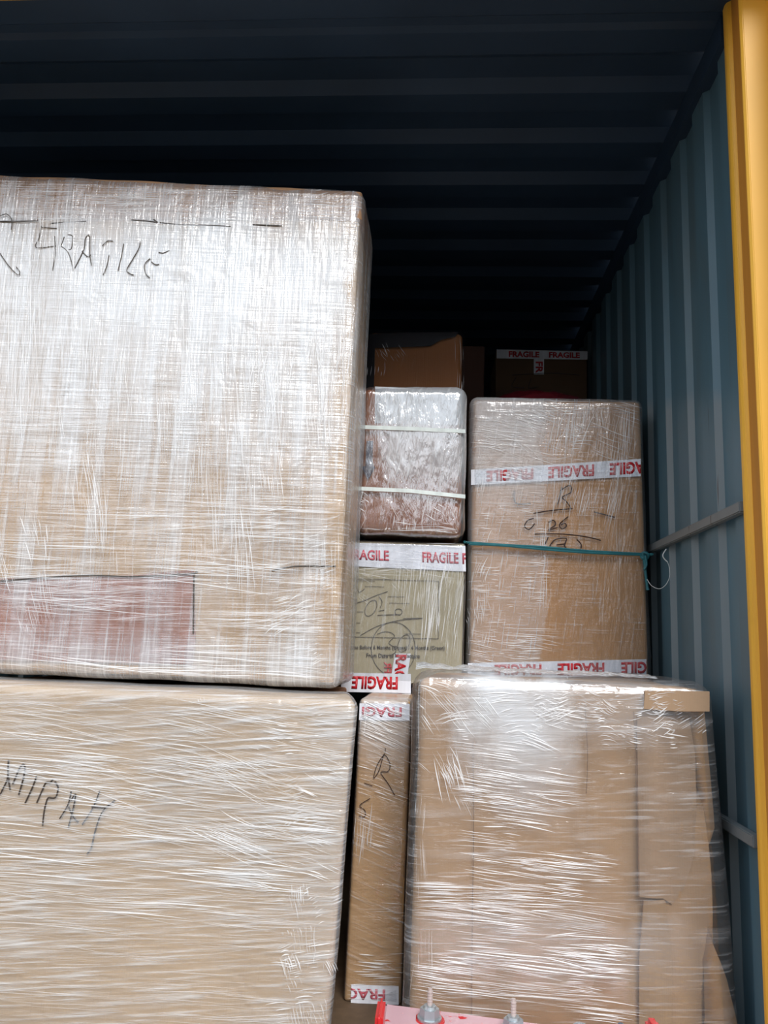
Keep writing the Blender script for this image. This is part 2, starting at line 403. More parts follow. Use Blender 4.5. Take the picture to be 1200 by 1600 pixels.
def tape(Y, quad, parent, words=(), flip=True, ink=None, txt='FRAGILE', name='fragile_tape', pad=.2, bold=.03, off=.002):
    """quad: strip corners TL,TR,BR,BL in photo pixels; words: (x0,x1) pixel spans of each word; may run off the strip and be cut there"""
    q = [P(x, y, Y-off) for x, y in quad]
    bm = bmesh.new(); n = 12; lo = []; hi = []
    for i in range(n+1):
        t = i/n; lo.append(bm.verts.new(q[3].lerp(q[2], t))); hi.append(bm.verts.new(q[0].lerp(q[1], t)))
    fs = [bm.faces.new((lo[i], lo[i+1], hi[i+1], hi[i])) for i in range(n)]
    r = bmesh.ops.extrude_face_region(bm, geom=fs)
    for v in r['geom']:
        if isinstance(v, bmesh.types.BMVert): v.co.y -= .0006
    bmesh.ops.recalc_face_normals(bm, faces=bm.faces[:])
    t_ = obj(name, bm, MT['tape'], parent)
    (xa, xb) = quad[0][0], quad[1][0]
    for wd in words:
        x0, x1 = wd[0], wd[1]; tx = wd[2] if len(wd) > 2 else txt; mk = wd[3] if len(wd) > 3 else (ink or MT['red'])
        f0, f1 = (x0-xa)/(xb-xa), (x1-xa)/(xb-xa)
        def at(f, h): return (q[3].lerp(q[2], f)).lerp(q[0].lerp(q[1], f), h)+Vector((0, -.0008, 0))
        tl, tr, br, bl = at(f0, 1-pad), at(f1, 1-pad), at(f1, pad), at(f0, pad)
        c0 = max(0, -f0/(f1-f0)); c1 = min(1, (1-f0)/(f1-f0))
        if flip: put_text(tx, (br, bl, tl, tr), mk, t_, 'printed_word', bold, (1-c1, 1-c0))
        else: put_text(tx, (tl, tr, br, bl), mk, t_, 'printed_word', bold, (c0, c1))
    return t_

# ================================================================== SETTING
WX = .765; YF = 1.80; YB = 7.7; ZC = EYE+1.745; WL = WX-2.62
def corrug(profile_axis, a0, a1, pitch, depth, flat=.3, slope=.2):
    out = []; t = a0; 
    while t < a1:
        for f, d in ((0, 0), (flat, 0), (flat+slope, depth), (1-slope, depth), (1, 0)):
            out.append((t+f*pitch, d))
        t += pitch
    return out
def wall(name, X, sgn):
    prof = corrug('y', 1.885, YB, .2215, .017, flat=.44, slope=.06); bm = bmesh.new()
    nz = 2; z0, z1 = 0, ZC
    cols = []
    for (y, d) in prof: cols.append([bm.verts.new((X+sgn*d, y, z)) for z in (z0, .05, ZC-.09, ZC)])
    for a, b in zip(cols, cols[1:]):
        for k in range(3):
            if (a[0].co-b[0].co).length > 1e-6: bm.faces.new((a[k], b[k], b[k+1], a[k+1]) if sgn < 0 else (b[k], a[k], a[k+1], b[k+1]))
    r = bmesh.ops.extrude_face_region(bm, geom=bm.faces[:])
    for v in r['geom']:
        if isinstance(v, bmesh.types.BMVert): v.co.x += sgn*.003
    bmesh.ops.recalc_face_normals(bm, faces=bm.faces[:])
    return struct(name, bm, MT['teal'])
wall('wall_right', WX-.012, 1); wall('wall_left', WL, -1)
# roof: corrugation ridges run across the container
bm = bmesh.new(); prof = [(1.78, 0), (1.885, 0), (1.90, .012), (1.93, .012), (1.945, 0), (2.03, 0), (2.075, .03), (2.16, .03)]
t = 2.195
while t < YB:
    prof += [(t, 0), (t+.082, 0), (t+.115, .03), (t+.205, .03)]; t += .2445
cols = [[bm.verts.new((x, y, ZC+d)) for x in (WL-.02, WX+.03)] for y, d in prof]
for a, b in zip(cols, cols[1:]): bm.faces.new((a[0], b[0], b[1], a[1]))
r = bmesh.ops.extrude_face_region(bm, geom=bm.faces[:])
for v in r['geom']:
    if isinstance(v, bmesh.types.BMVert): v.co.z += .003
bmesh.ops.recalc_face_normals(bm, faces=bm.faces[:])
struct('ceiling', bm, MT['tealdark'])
bm = bmesh.new(); addbox(bm, (WL-.04, YB, 0), (WX+.05, YB+.04, ZC)); struct('wall_back', bm, MT['teal'])
bm = bmesh.new(); addbox(bm, (WL-.04, 1.68, -.03), (WX+.05, YB, 0)); struct('floor', bm, MT['ply'])
bm = bmesh.new(); addbox(bm, (WL-.1, 1.62, -.15), (WX+.12, 1.679, -.001)); struct('trim_1', bm, MT['yellow'])      # door sill
# top rails inside
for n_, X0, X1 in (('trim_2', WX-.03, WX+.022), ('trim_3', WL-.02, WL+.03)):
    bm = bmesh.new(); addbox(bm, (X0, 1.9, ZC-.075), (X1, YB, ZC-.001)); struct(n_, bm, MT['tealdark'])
# header above the door
bm = bmesh.new(); addbox(bm, (WL-.1, 1.64, ZC-.007), (WX+.12, 1.795, ZC+.14)); struct('trim_4', bm, MT['yellow'])
# corner posts: profile in plan, extruded upward (right one seen, left one mirrored)
def post(name, mir):
    pl = [(.735, 1.885), (.733, 1.866), (.7365, 1.856), (.7445, 1.852), (.7455, 1.80), (.7385, 1.792), (.736, 1.784), (.742, 1.776), (.80, 1.770), (.80, 1.64), (.90, 1.64), (.90, 1.885)]
    bm = bmesh.new(); vs = []
    for x, y in pl:
        if mir: x = (WL+WX)-x
        vs.append((bm.verts.new((x, y, -.15)), bm.verts.new((x, y, ZC+.14))))
    for i in range(len(vs)):
        a, b = vs[i], vs[(i+1) % len(vs)]; f = bm.faces.new((a[0], b[0], b[1], a[1])); f.material_index = 1 if i in (3,) else 0
    bm.faces.new([v[1] for v in vs]); bm.faces.new([v[0] for v in vs][::-1])
    bmesh.ops.recalc_face_normals(bm, faces=bm.faces[:])
    bmesh.ops.bevel(bm, geom=[e for e in bm.edges if abs(e.verts[0].co.z-e.verts[1].co.z) > 1], offset=.0015, segments=2, affect='EDGES')
    return struct(name, bm, [MT['yellow'], MT['groove_shade']])
post('trim_5', False); post('trim_6', True)
# lashing rails on the right wall
for n_, z_ in (('trim_7', .370), ('trim_8', -.405)):
    bm = bmesh.new(); addbox(bm, (WX-.034, 1.90, EYE+z_-.014), (WX-.0125, 6.5, EYE+z_+.014))
    bmesh.ops.bevel(bm, geom=bm.edges[:], offset=.003, segments=2, affect='EDGES'); struct(n_, bm, MT['steel'])
# ground outside
bm = bmesh.new(); addbox(bm, (-30, -40, -.30), (30, 1.6, -.151)); struct('ground', bm, MT['asphalt'])
bm = bmesh.new(); addbox(bm, (1.55, -13, -.15), (14, -12, 5.6)); addbox(bm, (-16, -13, -.15), (.55, -12, 3.6)); struct('wall_blocker', bm, MT['blocker'])  # unseen walls added to block low sky and leave a bright gap

# ================================================================== CARGO
# ---- lower left
ZL = EYE-.138
def film_shell(c8, parent, fm, zones, Y, bounds, seed, off=.007, amp=.004, ripple=.0, step=.03, r=.02, f=(5, 5, 5), rf=22, name='stretch_film', extra=None):
    bm = shell(c8, step, r, wob(seed, amp, f, ripple, rf), off)
    for fc in bm.faces: fc.smooth = True
    folds(bm, Y, zones, bounds, off+.003)
    if extra: extra(bm)
    return obj(name, bm, [fm, MT['fold'], MT['foldsoft'], MT['foldfaint']], parent)

F_LL = film('film_lower_left', .13, [(5, 120, -6, .5, .68, .42), (3, 60, -7, .5, .7, .22)], gloss=.09, rough=.2, wr=(6, 60), zones=[(1.0, 1.2, .0, .8, .05, .1, .10)])
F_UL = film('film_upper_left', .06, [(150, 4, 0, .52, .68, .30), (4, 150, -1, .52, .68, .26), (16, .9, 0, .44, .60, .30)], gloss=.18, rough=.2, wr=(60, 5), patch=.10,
            zones=[(-.1, 1.22, .85, 1.385, .03, .3, .56), (-.1, 1.22, .30, .80, .04, .3, .08), (-.1, 1.3, -.1, .10, .04, .1, .20)])  # upper zone adds film layers and paints in part of the glare
F_LR = film('film_lower_right', .05, [(7, 130, -4, .55, .72, .30), (4, 30, -6, .55, .7, .12)], gloss=.09, rough=.11, wr=(6, 40), bumpk=.8, zones=[(.13, .35, .62, .9, .05, .10, .48), (.05, .6, .74, .9, .05, .02, .14), (.0, .6, .2, .33, .1, .05, .12)])  # first zone paints a white glare patch into the film
F_TB = film('film_tall', .04, [(120, 6, 8, .58, .72, .28), (6, 120, 0, .58, .72, .25)], gloss=.10, rough=.10, wr=(36, 9), bumpk=.8, zones=[(-.1, .255, -.1, 1.1, .008, .1, .16), (-.1, .6, .82, 1.1, .1, .1, .14), (.02, .3, .62, 1.1, .02, .1, .14)])  # left column zone whitens the film in place of glare
F_MA = film('film_middle', .05, [(70, 10, 12, .55, .7, .28)], gloss=.30, rough=.07, wr=(60, 14), bumpk=1.1, zones=[(.09, .4, .17, .6, .02, .08, .50)])
F_MG = film('film_grey', .04, [(90, 7, 6, .54, .7, .22)], gloss=.10, rough=.10, wr=(50, 6), bumpk=.7)
F_MB = film('film_narrow', .06, [(5, 90, 20, .54, .7, .3)], gloss=.12, rough=.12, wr=(8, 40), zones=[(-.1, .3, .64, .9, .02, .06, .26)])
F_DK = film('film_dark', .005, [(50, 8, 10, .62, .75, .08)], gloss=.0, rough=.12, wr=(30, 9), fres=.08)

c = corners(-1.28, -.192, 0, ZL, 1.95, .275, br=(-.034, 0, 0)); c[5].x -= .045; c[6].x -= .022
LL = thing('wrapped_crate', 'wide tan carton at lower left in cloudy film with MIRAH handwritten on it', 'box')
obj('carton', shell(c, .05, .016, wob(3, .003)), cardboard('card_lower_left', srgb(190, 162, 126), .10), LL, True)
mir = [[[(0, 430), (40, 350), (72, 270), (80, 105), (76, 230), (95, 385)], [(120, 330), (180, 190), (212, 148), (235, 175), (215, 290), (175, 430)]], [[(342, 260), (300, 370), (235, 510)]],
    [[(500, 285), (470, 312), (430, 318), (395, 390), (345, 505)], [(515, 305), (545, 360), (530, 440), (500, 462), (448, 464), (415, 580), (400, 720)]],
    [[(668, 400), (640, 520), (560, 655)], [(668, 480), (710, 428), (680, 590), (640, 740)], [(645, 545), (690, 640), (735, 688)]],
    [[(935, 395), (900, 490), (850, 590), (770, 710)], [(860, 545), (930, 548), (995, 545), (1075, 485)], [(995, 545), (940, 630), (890, 780), (855, 930), (815, 985)]]]
for lt in mir: ribbon_strokes(1.945, crop(6, 0, 1170, lt), .0042, 'marker_letter', MT['pencil'], LL)
film_shell(c, LL, F_LL, [
    (0, 1110, 560, 1330, 520, 7, 5, 80, 260, 1.9, 6, 1), (0, 1110, 560, 1240, 160, 14, 7, 50, 200, 2.1, 8, 2), (300, 1180, 540, 1380, 150, 24, 7, 50, 160, 2.0, 14, 1),
    (0, 1270, 540, 1440, 300, 4, 3, 90, 300, 1.9, 4, 1), (0, 1300, 540, 1600, 260, 2, 2, 100, 360, 1.5, 3, 2), (430, 1100, 545, 1600, 220, -4, 18, 12, 50, 2.2, 25, 1),
    (0, 1090, 560, 1120, 120, 3, 3, 60, 200, 2.0, 3, 2), (430, 1380, 530, 1600, 160, 75, 18, 14, 50, 2.0, 25, 1), (240, 1080, 560, 1095, 90, 80, 10, 8, 16, 2.0, 10, 1)],
    1.95, (-1.28, .02, -.20, ZL-.004), 5)

# ---- upper left
ZU0 = ZL+.030; 
c = corners(-1.52, -.268, ZU0, EYE+1.372, 2.15, .33, tl=(0, 0, .065))
UL = thing('wrapped_crate', 'huge tan carton at upper left in white hazy film with FRAGILE handwritten on it', 'box')
card_ul = cardboard('card_upper_left', srgb(206, 170, 124), .10, .35)
obj('carton', shell(c, .05, .016, wob(9, .003)), card_ul, UL, True)
lc = corners(-1.526, -.262, EYE+1.278, EYE+1.376, 2.143, .34, tl=(0, 0, .067))
obj('carton_lid', shell(lc, .03, .012, wob(12, .006, (6, 6, 6))), cardboard('card_lid', srgb(186, 146, 112), .14), UL, True)
sheet(2.146, [(-150, 906), (60, 903), (210, 899), (303, 890), (306, 1000), (300, 1038), (-150, 1028)], .004, 'cardboard_patch', cardboard('card_red_brown', srgb(172, 112, 88), .12), UL)
fra = [[[(-60, 230), (0, 325), (60, 410), (118, 468), (132, 450), (108, 415)]], [[(0, 75), (45, 62), (78, 100), (76, 165)]], [[(278, 150), (380, 158)], [(275, 140), (262, 220), (242, 285), (375, 275)], [(366, 210), (368, 330), (352, 440)]],
    [[(430, 215), (408, 280)], [(455, 200), (486, 212), (478, 290), (460, 300)], [(410, 278), (450, 310), (475, 370), (490, 440)]], [[(500, 425), (560, 300), (572, 225), (598, 208), (600, 320), (612, 405)], [(548, 310), (585, 345), (610, 335)]],
    [[(685, 275), (720, 243), (755, 243)], [(730, 335), (715, 410), (690, 470)]], [[(828, 260), (812, 350), (790, 440)]], [[(938, 245), (930, 290), (885, 370), (850, 430), (860, 455), (895, 470)]],
    [[(1005, 360), (968, 400), (975, 460), (1002, 488)], [(1012, 380), (1040, 400), (1065, 398)]], [[(1062, 318), (1095, 322), (1135, 305)]]]
for lt in fra: ribbon_strokes(2.1355, crop(4.286, 0, 320, lt), .0028, 'marker_letter', MT['pen'], UL)
for s_ in crop(2, 0, 240, [[(0, 212), (120, 211)], [(160, 218), (270, 212)], [(410, 208), (470, 212), (492, 216), (480, 206)], [(500, 216), (560, 222), (640, 224), (722, 228)], [(790, 222), (880, 226)],
    [(0, 1336), (250, 1318), (420, 1322), (600, 1312), (612, 1306)], [(850, 1304), (920, 1290), (1050, 1290)], [(606, 1312), (604, 1500)]]): ribbon_strokes(2.1385, [s_], .0045, 'gap_line', MT['pen'], UL)
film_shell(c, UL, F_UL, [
    (0, 350, 560, 700, 620, 90, 3, 40, 220, 1.6, 3, 1), (0, 350, 560, 700, 380, 90, 4, 60, 300, 2.6, 3, 2), (400, 350, 560, 640, 260, 100, 7, 40, 130, 1.9, 12, 1),
    (0, 500, 560, 860, 420, 1, 2, 60, 240, 1.3, 3, 1), (0, 600, 560, 900, 320, 2, 2, 60, 240, 2.2, 3, 2), (80, 560, 560, 900, 200, 88, 4, 40, 160, 2.0, 5, 1),
    (0, 780, 550, 1080, 520, 3, 4, 80, 320, 1.9, 5, 1), (0, 860, 550, 1080, 200, -4, 3, 80, 260, 2.4, 5, 2), (0, 820, 80, 1000, 90, 78, 8, 30, 80, 2.0, 12, 1),
    (420, 800, 545, 1060, 240, -12, 20, 14, 60, 2.0, 25, 1), (0, 275, 570, 345, 260, 1, 4, 60, 240, 1.7, 5, 1), (200, 290, 560, 345, 160, 150, 26, 12, 46, 1.9, 25, 1), (530, 400, 560, 700, 80, 95, 10, 30, 120, 2.4, 10, 1),
    (130, 700, 150, 900, 30, 84, 3, 60, 140, 2.2, 3, 1), (340, 680, 390, 900, 50, 88, 3, 80, 180, 2.6, 3, 1)],
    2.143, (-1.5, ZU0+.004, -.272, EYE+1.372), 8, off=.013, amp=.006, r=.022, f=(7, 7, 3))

# ---- narrow carton low in the middle
ZM = EYE-.152
c = corners(-.209, -.066, 0, ZM, 2.25, .72, bl=(-.010, 0, 0))
MB = thing('wrapped_carton', 'narrow tan carton squeezed low between two wrapped boxes, marked R and 5', 'box')
obj('carton', shell(c, .04, .008, wob(21, .001)), cardboard('card_narrow', srgb(190, 150, 100), .10), MB, True)
tape(2.249, [(562, 1099), (640, 1100), (640, 1126), (561, 1125)], MB, [(566, 628, 'FRAGI', MT['redf'])])
tape(2.249, [(549, 1538), (623, 1541), (623, 1570), (548, 1567)], MB, [(536, 602, 'FRAGI', MT['redf'])])
ribbon_strokes(2.247, crop(6.667, 540, 1060, [[(405, 785), (330, 900), (292, 1038), (348, 960), (400, 800), (452, 860), (462, 920), (440, 970), (366, 982), (440, 1090), (512, 1218)], [(413, 725), (413, 772)],
    [(255, 1250), (148, 1322), (196, 1370), (208, 1420), (185, 1446), (140, 1430)], [(195, 1090), (280, 1120)]]), .0022, 'marker_writing', MT['ink'], MB)
film_shell(c, MB, F_MB, [(550, 1100, 645, 1200, 120, 22, 5, 30, 80, 1.8, 8, 1), (550, 1100, 645, 1190, 90, 24, 5, 30, 80, 2.2, 8, 1), (550, 1180, 645, 1330, 80, 20, 4, 30, 90, 1.7, 6, 1), (550, 1100, 645, 1160, 50, 20, 6, 30, 80, 3.4, 6, 2), (545, 1330, 640, 1560, 60, 1, 2, 30, 80, 1.3, 3, 1),
    (556, 1110, 575, 1330, 36, 94, 5, 20, 70, 2.6, 8, 1), (548, 1480, 625, 1590, 40, 3, 3, 30, 80, 2.2, 5, 1)], 2.25, (-.212, .01, -.05, ZM), 4, off=.003, amp=.002, r=.012)

# ---- grey-beige carton in the middle stack
ZG = EYE+.346
c = corners(-.30, .089, ZM+.034, ZG, 2.56, .46)
MG = thing('fragile_carton', 'greyish beige carton with printed notes, a circled number 30 and white red-lettered tape', 'box')
obj('carton', shell(c, .05, .007, wob(31, .001)), cardboard('card_grey', srgb(172, 162, 136), .06), MG, True)
YG = 2.5585
tape(YG, [(538, 848), (727, 853), (728, 893), (538, 884)], MG, [(545, 608, 'FRAGILE', MT['redf']), (660, 716, 'FRAGILE', MT['redf']), (722, 786, 'FRAGILE', MT['redf'])], flip=False, pad=.28)
tape(YG, [(535, 1051), (642, 1053), (642, 1083), (532, 1081)], MG, [(551, 622)], pad=.16, bold=.04)
tape(YG, [(593, 1083.5), (642, 1083.5), (642, 1085.3), (593, 1085.3)], MG, [(606, 628, 'FI', MT['red'])])
# upright tape piece with turned letters
q = [P(x, y, YG-.003) for x, y in ((618, 1022), (641, 1022), (637, 1052), (612, 1052))]
sheet(YG-.001, [(617, 1021), (642, 1021), (637, 1053), (612, 1053)], .0012, 'fragile_tape', MT['tape'], MG)
vt = MG.children[-1]
put_text('RAG', tuple(P(x, y, YG-.0032) for x, y in ((636, 1023), (632, 1062), (615, 1062), (619, 1023))), MT['red'], vt, 'printed_word', .04, (0, .76))
put_text('FR', tuple(P(x, y, YG-.002) for x, y in ((612, 1052), (612, 1034), (600, 1034), (600, 1052))), MT['red'], MG, 'printed_word', .03)
def T(x, y): return (520+x/5, 820+y/5)
ribbon_strokes(YG, [[T(160, 420), T(150, 875)], [T(150, 875), T(825, 890)], [T(825, 890), T(828, 440)], [T(828, 440), T(160, 420)]], .0016, 'printed_frame', MT['pen'], MG, rnd=False)
ell = lambda cx, cy, rx, ry, ph=0, n=20, t0=0, t1=360: [(cx+rx*math.cos(math.radians(t0+(t1-t0)*i/n))+ry*ph*math.sin(math.radians(t0+(t1-t0)*i/n)), cy+ry*math.sin(math.radians(t0+(t1-t0)*i/n))) for i in range(n+1)]
ribbon_strokes(YG, crop(5, 520, 820, [[(200, 425), (193, 470), (205, 525), (248, 500)], [(168, 616), (250, 590), (330, 555), (430, 520)], ell(298, 650, 42, 62, -.35), [(360, 560), (386, 600), (370, 650)], [(360, 672), (402, 666)], ell(514, 680, 28, 24),
    [(350, 706), (520, 700)], [(550, 732), (705, 728)], [(213, 866), (330, 800), (450, 760), (560, 740), (700, 730)], ell(473, 968, 172, 208), [(345, 855), (400, 835), (455, 842), (482, 872), (438, 922), (490, 962), (485, 1000), (430, 1020), (390, 1015)], ell(556, 925, 44, 66, -.3)]),
    .0020, 'marker_writing', MT['pen'], MG)
def TQ(x0, y0, x1, y1, s=0): return tuple(P(*T(x, y), YG-.0016) for x, y in ((x0, y0), (x1, y0+s), (x1, y1+s), (x0, y1)))
put_text('of Use Before 6 Months (Ocean) / 4 Months (Green)', TQ(105, 940, 875, 980, 6), MT['pen'], MG, 'printed_line', .02)
put_text('From Date of Manufacture', TQ(262, 1002, 680, 1036, 6), MT['pen'], MG, 'printed_line', .02)
for s_ in crop(5, 520, 820, [[(182, 766), (216, 766)], [(182, 842), (212, 842)], [(190, 680), (240, 680)], [(192, 436), (330, 440)], [(250, 480), (400, 484)], [(430, 560), (560, 562)], [(440, 610), (600, 612)], [(560, 850), (700, 854)]]): ribbon_strokes(YG, [s_], .0014, 'printed_rule', MT['pen'], MG, rnd=False)
film_shell(c, MG, F_MG, [(620, 880, 728, 1000, 90, 98, 5, 30, 110, 2.2, 6, 1), (620, 900, 680, 970, 40, 92, 3, 40, 90, 5.0, 3, 2), (550, 850, 728, 895, 90, 4, 7, 40, 140, 1.6, 6, 1), (690, 900, 728, 1060, 60, 96, 8, 20, 80, 1.6, 10, 1), (550, 890, 640, 940, 40, 10, 30, 20, 60, 1.4, 15, 2)],
    2.56, (-.3, ZM+.02, .09, ZG), 6, off=.005, amp=.002, r=.012)

# ---- film-wrapped box with slate arrow
ZA = EYE+.872
c = corners(-.272, .070, ZG+.028, ZA, 2.52, .48, br=(.006, 0, 0))
MA = thing('wrapped_carton', 'shiny film-wrapped brown carton with downward blue arrow and two white straps', 'box')
obj('carton', shell(c, .04, .02, wob(41, .002)), cardboard('card_arrow', srgb(176, 112, 78), .12), MA, True)
sheet(2.5135, [T_ for T_ in [(573, 689), (583, 689), (582, 722), (586, 731), (575, 750), (565, 730), (571, 728)]], .001, 'printed_arrow', MT['arrow'], MA)
sheet(2.5175, [(586, 604), (722, 612), (722, 664), (586, 661)], .001, 'paper_label', plain('label_paper', srgb(206, 210, 216), .5), MA)
for (a, b, e_, h) in (((556, 664), (640, 667), (727, 671), 6), ((551, 760), (640, 764), (727, 773), 6)):
    q = [a, b, e_]; sheet(2.504, [(x, y) for x, y in q]+[(x, y+h) for x, y in q[::-1]], .0015, 'packing_strap', MT['strap'], MA)
film_shell(c, MA, F_MA, [(556, 600, 726, 840, 300, 100, 16, 14, 60, 1.7, 22, 1), (600, 610, 726, 770, 160, 94, 12, 20, 80, 3.2, 14, 2), (550, 770, 728, 845, 160, 60, 40, 10, 40, 1.8, 35, 1), (550, 825, 728, 845, 60, 2, 4, 40, 120, 2.0, 5, 1), (556, 600, 590, 700, 40, 80, 16, 14, 50, 2.0, 20, 1)],
    2.52, (-.272, ZG+.025, .072, ZA), 7, off=.012, amp=.005, ripple=.003, r=.025, step=.015)
# ---- top of the middle stack
c = corners(-.282, .070, ZA+.032, EYE+1.172, 2.74, .4, tl=(0, 0, 0), tr=(0, 0, .0))
MP = thing('wrapped_carton', 'plain brown carton on top of middle stack with black plastic sagging over its top', 'box')
obj('carton', shell(c, .04, .02, wob(51, .004)), cardboard('card_top', srgb(128, 82, 46), .10), MP, True)
sheet(2.732, [(570, 523), (640, 520), (716, 520), (712, 526), (690, 531), (672, 541), (586, 544), (584, 620), (560, 620)], .003, 'black_plastic_cover', MT['matteblack'], MP)
film_shell(c, MP, F_DK, [(585, 520, 728, 600, 18, 70, 50, 6, 20, 1.6, 20, 1), (712, 530, 730, 610, 26, 92, 8, 20, 60, 2.0, 8, 1), (580, 520, 600, 600, 22, 95, 20, 8, 26, 1.6, 14, 1)], 2.74, (-.3, ZA+.034, .08, EYE+1.18), 9, off=.012, amp=.003, r=.025)

# ---- tall box on the right
c = corners(.110, .697, EYE-.125, EYE+.884, 2.65, .55, bl=(.004, 0, 0), br=(.012, 0, 0))
TB = thing('fragile_carton', 'tall tan carton by the right wall with two white tapes and 026 handwritten', 'box')
obj('carton', shell(c, .04, .014, wob(61, .004, (14, 3, 1.2))), cardboard('card_tall', srgb(186, 140, 92), .10, .35), TB, True)
YT = 2.6445
tape(YT, [(736, 734), (1001, 717), (1001, 744), (736, 758)], TB, [(760, 834), (857, 929), (953, 1027)], pad=.14, bold=.04)
tape(YT, [(731, 1036), (1010, 1030), (1010, 1056), (731, 1060)], TB, [(773, 847), (872, 945), (971, 1044)], pad=.14, bold=.04)
ribbon_strokes(YT-.0022, crop(3.53, 720, 520, [[(295, 870), (304, 940), (385, 940)], [(558, 850), (534, 946)], [(548, 870), (600, 842), (610, 878), (560, 906), (582, 930), (608, 966)], [(400, 996), (500, 980), (616, 970)], [(735, 988), (790, 1002), (850, 1018)],
    [(402, 1024), (368, 1036), (352, 1068), (378, 1084), (408, 1052)], [(484, 1046), (510, 1034), (522, 1058), (484, 1086), (532, 1074)], [(592, 1014), (546, 1054), (556, 1080), (582, 1068), (574, 1050), (552, 1060)],
    [(408, 1110), (560, 1110), (690, 1125), (772, 1145)], [(482, 1128), (464, 1166)], [(490, 1176), (520, 1140), (582, 1134), (572, 1168), (580, 1190)], [(528, 1170), (578, 1164)], [(640, 1140), (662, 1164), (664, 1188)]]), .0042, 'marker_writing', MT['ink'], TB)
film_shell(c, TB, F_TB, [
    (740, 632, 998, 740, 260, 12, 20, 20, 70, 1.8, 20, 1), (735, 628, 900, 690, 130, 12, 12, 30, 100, 2.0, 10, 1), (860, 640, 985, 800, 330, 98, 8, 30, 110, 1.7, 12, 1), (745, 640, 850, 740, 90, 20, 30, 16, 60, 3.0, 20, 2),
    (745, 740, 850, 1040, 420, 1, 3, 10, 34, 1.5, 4, 1), (735, 700, 770, 1000, 110, 96, 20, 16, 60, 1.7, 20, 1), (745, 990, 860, 1040, 90, 8, 8, 20, 80, 2.0, 8, 1), (930, 760, 975, 1030, 40, 93, 3, 60, 180, 1.6, 3, 2), (845, 700, 855, 930, 30, 92, 3, 40, 120, 2.8, 4, 1), (735, 628, 1000, 640, 60, 3, 4, 30, 100, 1.8, 5, 1)],
    2.65, (.1, EYE-.12, .705, EYE+.88), 3, off=.010, amp=.004, ripple=.0015, r=.02, f=(8, 8, 3))
# ---- lower right
ZR = EYE-.074
c = corners(-.040, .672, 0, ZR, 2.0, .53, br=(.045, 0, 0), bl=(0, 0, 0)); c[4].x += .06; c[7].x += .06
LR = thing('wrapped_bundle', 'big tan board-wrapped bundle at lower right in glossy clear film with bulging side', 'box')
WAVE = lambda a, cc: .009*math.sin(a*46+2*noise.noise(Vector((a*2, 1, cc*1.5))))+noise.noise(Vector((a*9, 3, cc*1.1)))*.008
def shwave(p): return .012-WAVE(p.x+.04, p.z)*.8+.05*max(0, (p.x-.585)/.09)**2
def dl(a, b, cc, n):
    v = noise.noise(Vector((a*9+3, b*5, cc*1.3)))*.008+noise.noise(Vector((a*3+9, b*2, cc*2)))*.006
    sm = lambda t: max(0, min(1, t))**2*(3-2*max(0, min(1, t)))
    if n.y < -.3:
        v += (WAVE(a, cc)-.010)*sm((a-.34)/.12)
        v -= .075*sm((a-.60)/.11)*(.55+.45*math.sin(cc*7+1.5))
    if n.x > .3: v += -.035*sm((.55-cc)/.1)*sm((cc-.18)/.15) + .012*sm((.2-cc)/.1)
    return v
bm = shell(c, .03, .022, dl); 
card_lr = cardboard('card_lower_right', srgb(174, 140, 104), .10, .4)
obj('board_wrap', bm, card_lr, LR, True)
sheet(1.992, [(1006, 1079), (1106, 1080), (1106, 1111), (1060, 1111), (1004, 1107)], .012, 'board_flap', cardboard('card_flap', srgb(162, 136, 110), .08), LR)
sheet(1.997, [(996, 1120), (1080, 1118), (1092, 1180), (1094, 1290), (1088, 1340), (1072, 1390), (1052, 1415), (1036, 1404), (1000, 1402)], .008, 'board_sheet', cardboard('card_sheet', srgb(170, 140, 110), .1, .5), LR, wave=shwave)
sheet(1.998, [(1006, 1408), (1040, 1406), (1052, 1500), (1050, 1600), (1000, 1640), (1000, 1500)], .007, 'board_sheet', cardboard('card_sheet_low', srgb(166, 134, 98), .1, .5), LR, wave=shwave)
ribbon_strokes(1.994, [[(739, 1160), (740, 1300), (738, 1450), (737, 1610)], [(914, 1102), (918, 1180), (916, 1240)], [(990, 1112), (996, 1250), (998, 1400)]], .002, 'board_seam', MT['seam'], LR)
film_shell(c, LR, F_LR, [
    (650, 1060, 850, 1170, 130, 14, 30, 20, 80, 2.2, 22, 1), (650, 1090, 760, 1200, 70, 48, 12, 20, 90, 1.8, 14, 1), (830, 1075, 1060, 1160, 420, 4, 30, 10, 46, 2.0, 28, 1), (730, 1160, 880, 1260, 150, 8, 5, 30, 110, 2.0, 5, 1),
    (730, 1190, 870, 1420, 190, 8, 4, 30, 130, 2.0, 5, 1), (660, 1340, 950, 1420, 160, 4, 5, 40, 150, 1.9, 6, 1), (660, 1420, 960, 1560, 260, 7, 3, 60, 190, 2.0, 4, 1), (700, 1480, 960, 1600, 120, 6, 3, 60, 190, 1.8, 4, 1), (690, 1180, 740, 1300, 50, 66, 8, 30, 90, 2.2, 10, 1),
    (640, 1060, 668, 1600, 60, 92, 5, 40, 140, 1.8, 6, 2), (660, 1340, 950, 1440, 50, 3, 4, 60, 200, 4.5, 5, 2), (1020, 1100, 1100, 1160, 40, 140, 20, 10, 40, 2.0, 20, 1)],
    2.0, (-.04, .01, .68, ZR), 13, off=.018, amp=.005, ripple=.002, r=.03, f=(5, 5, 3))
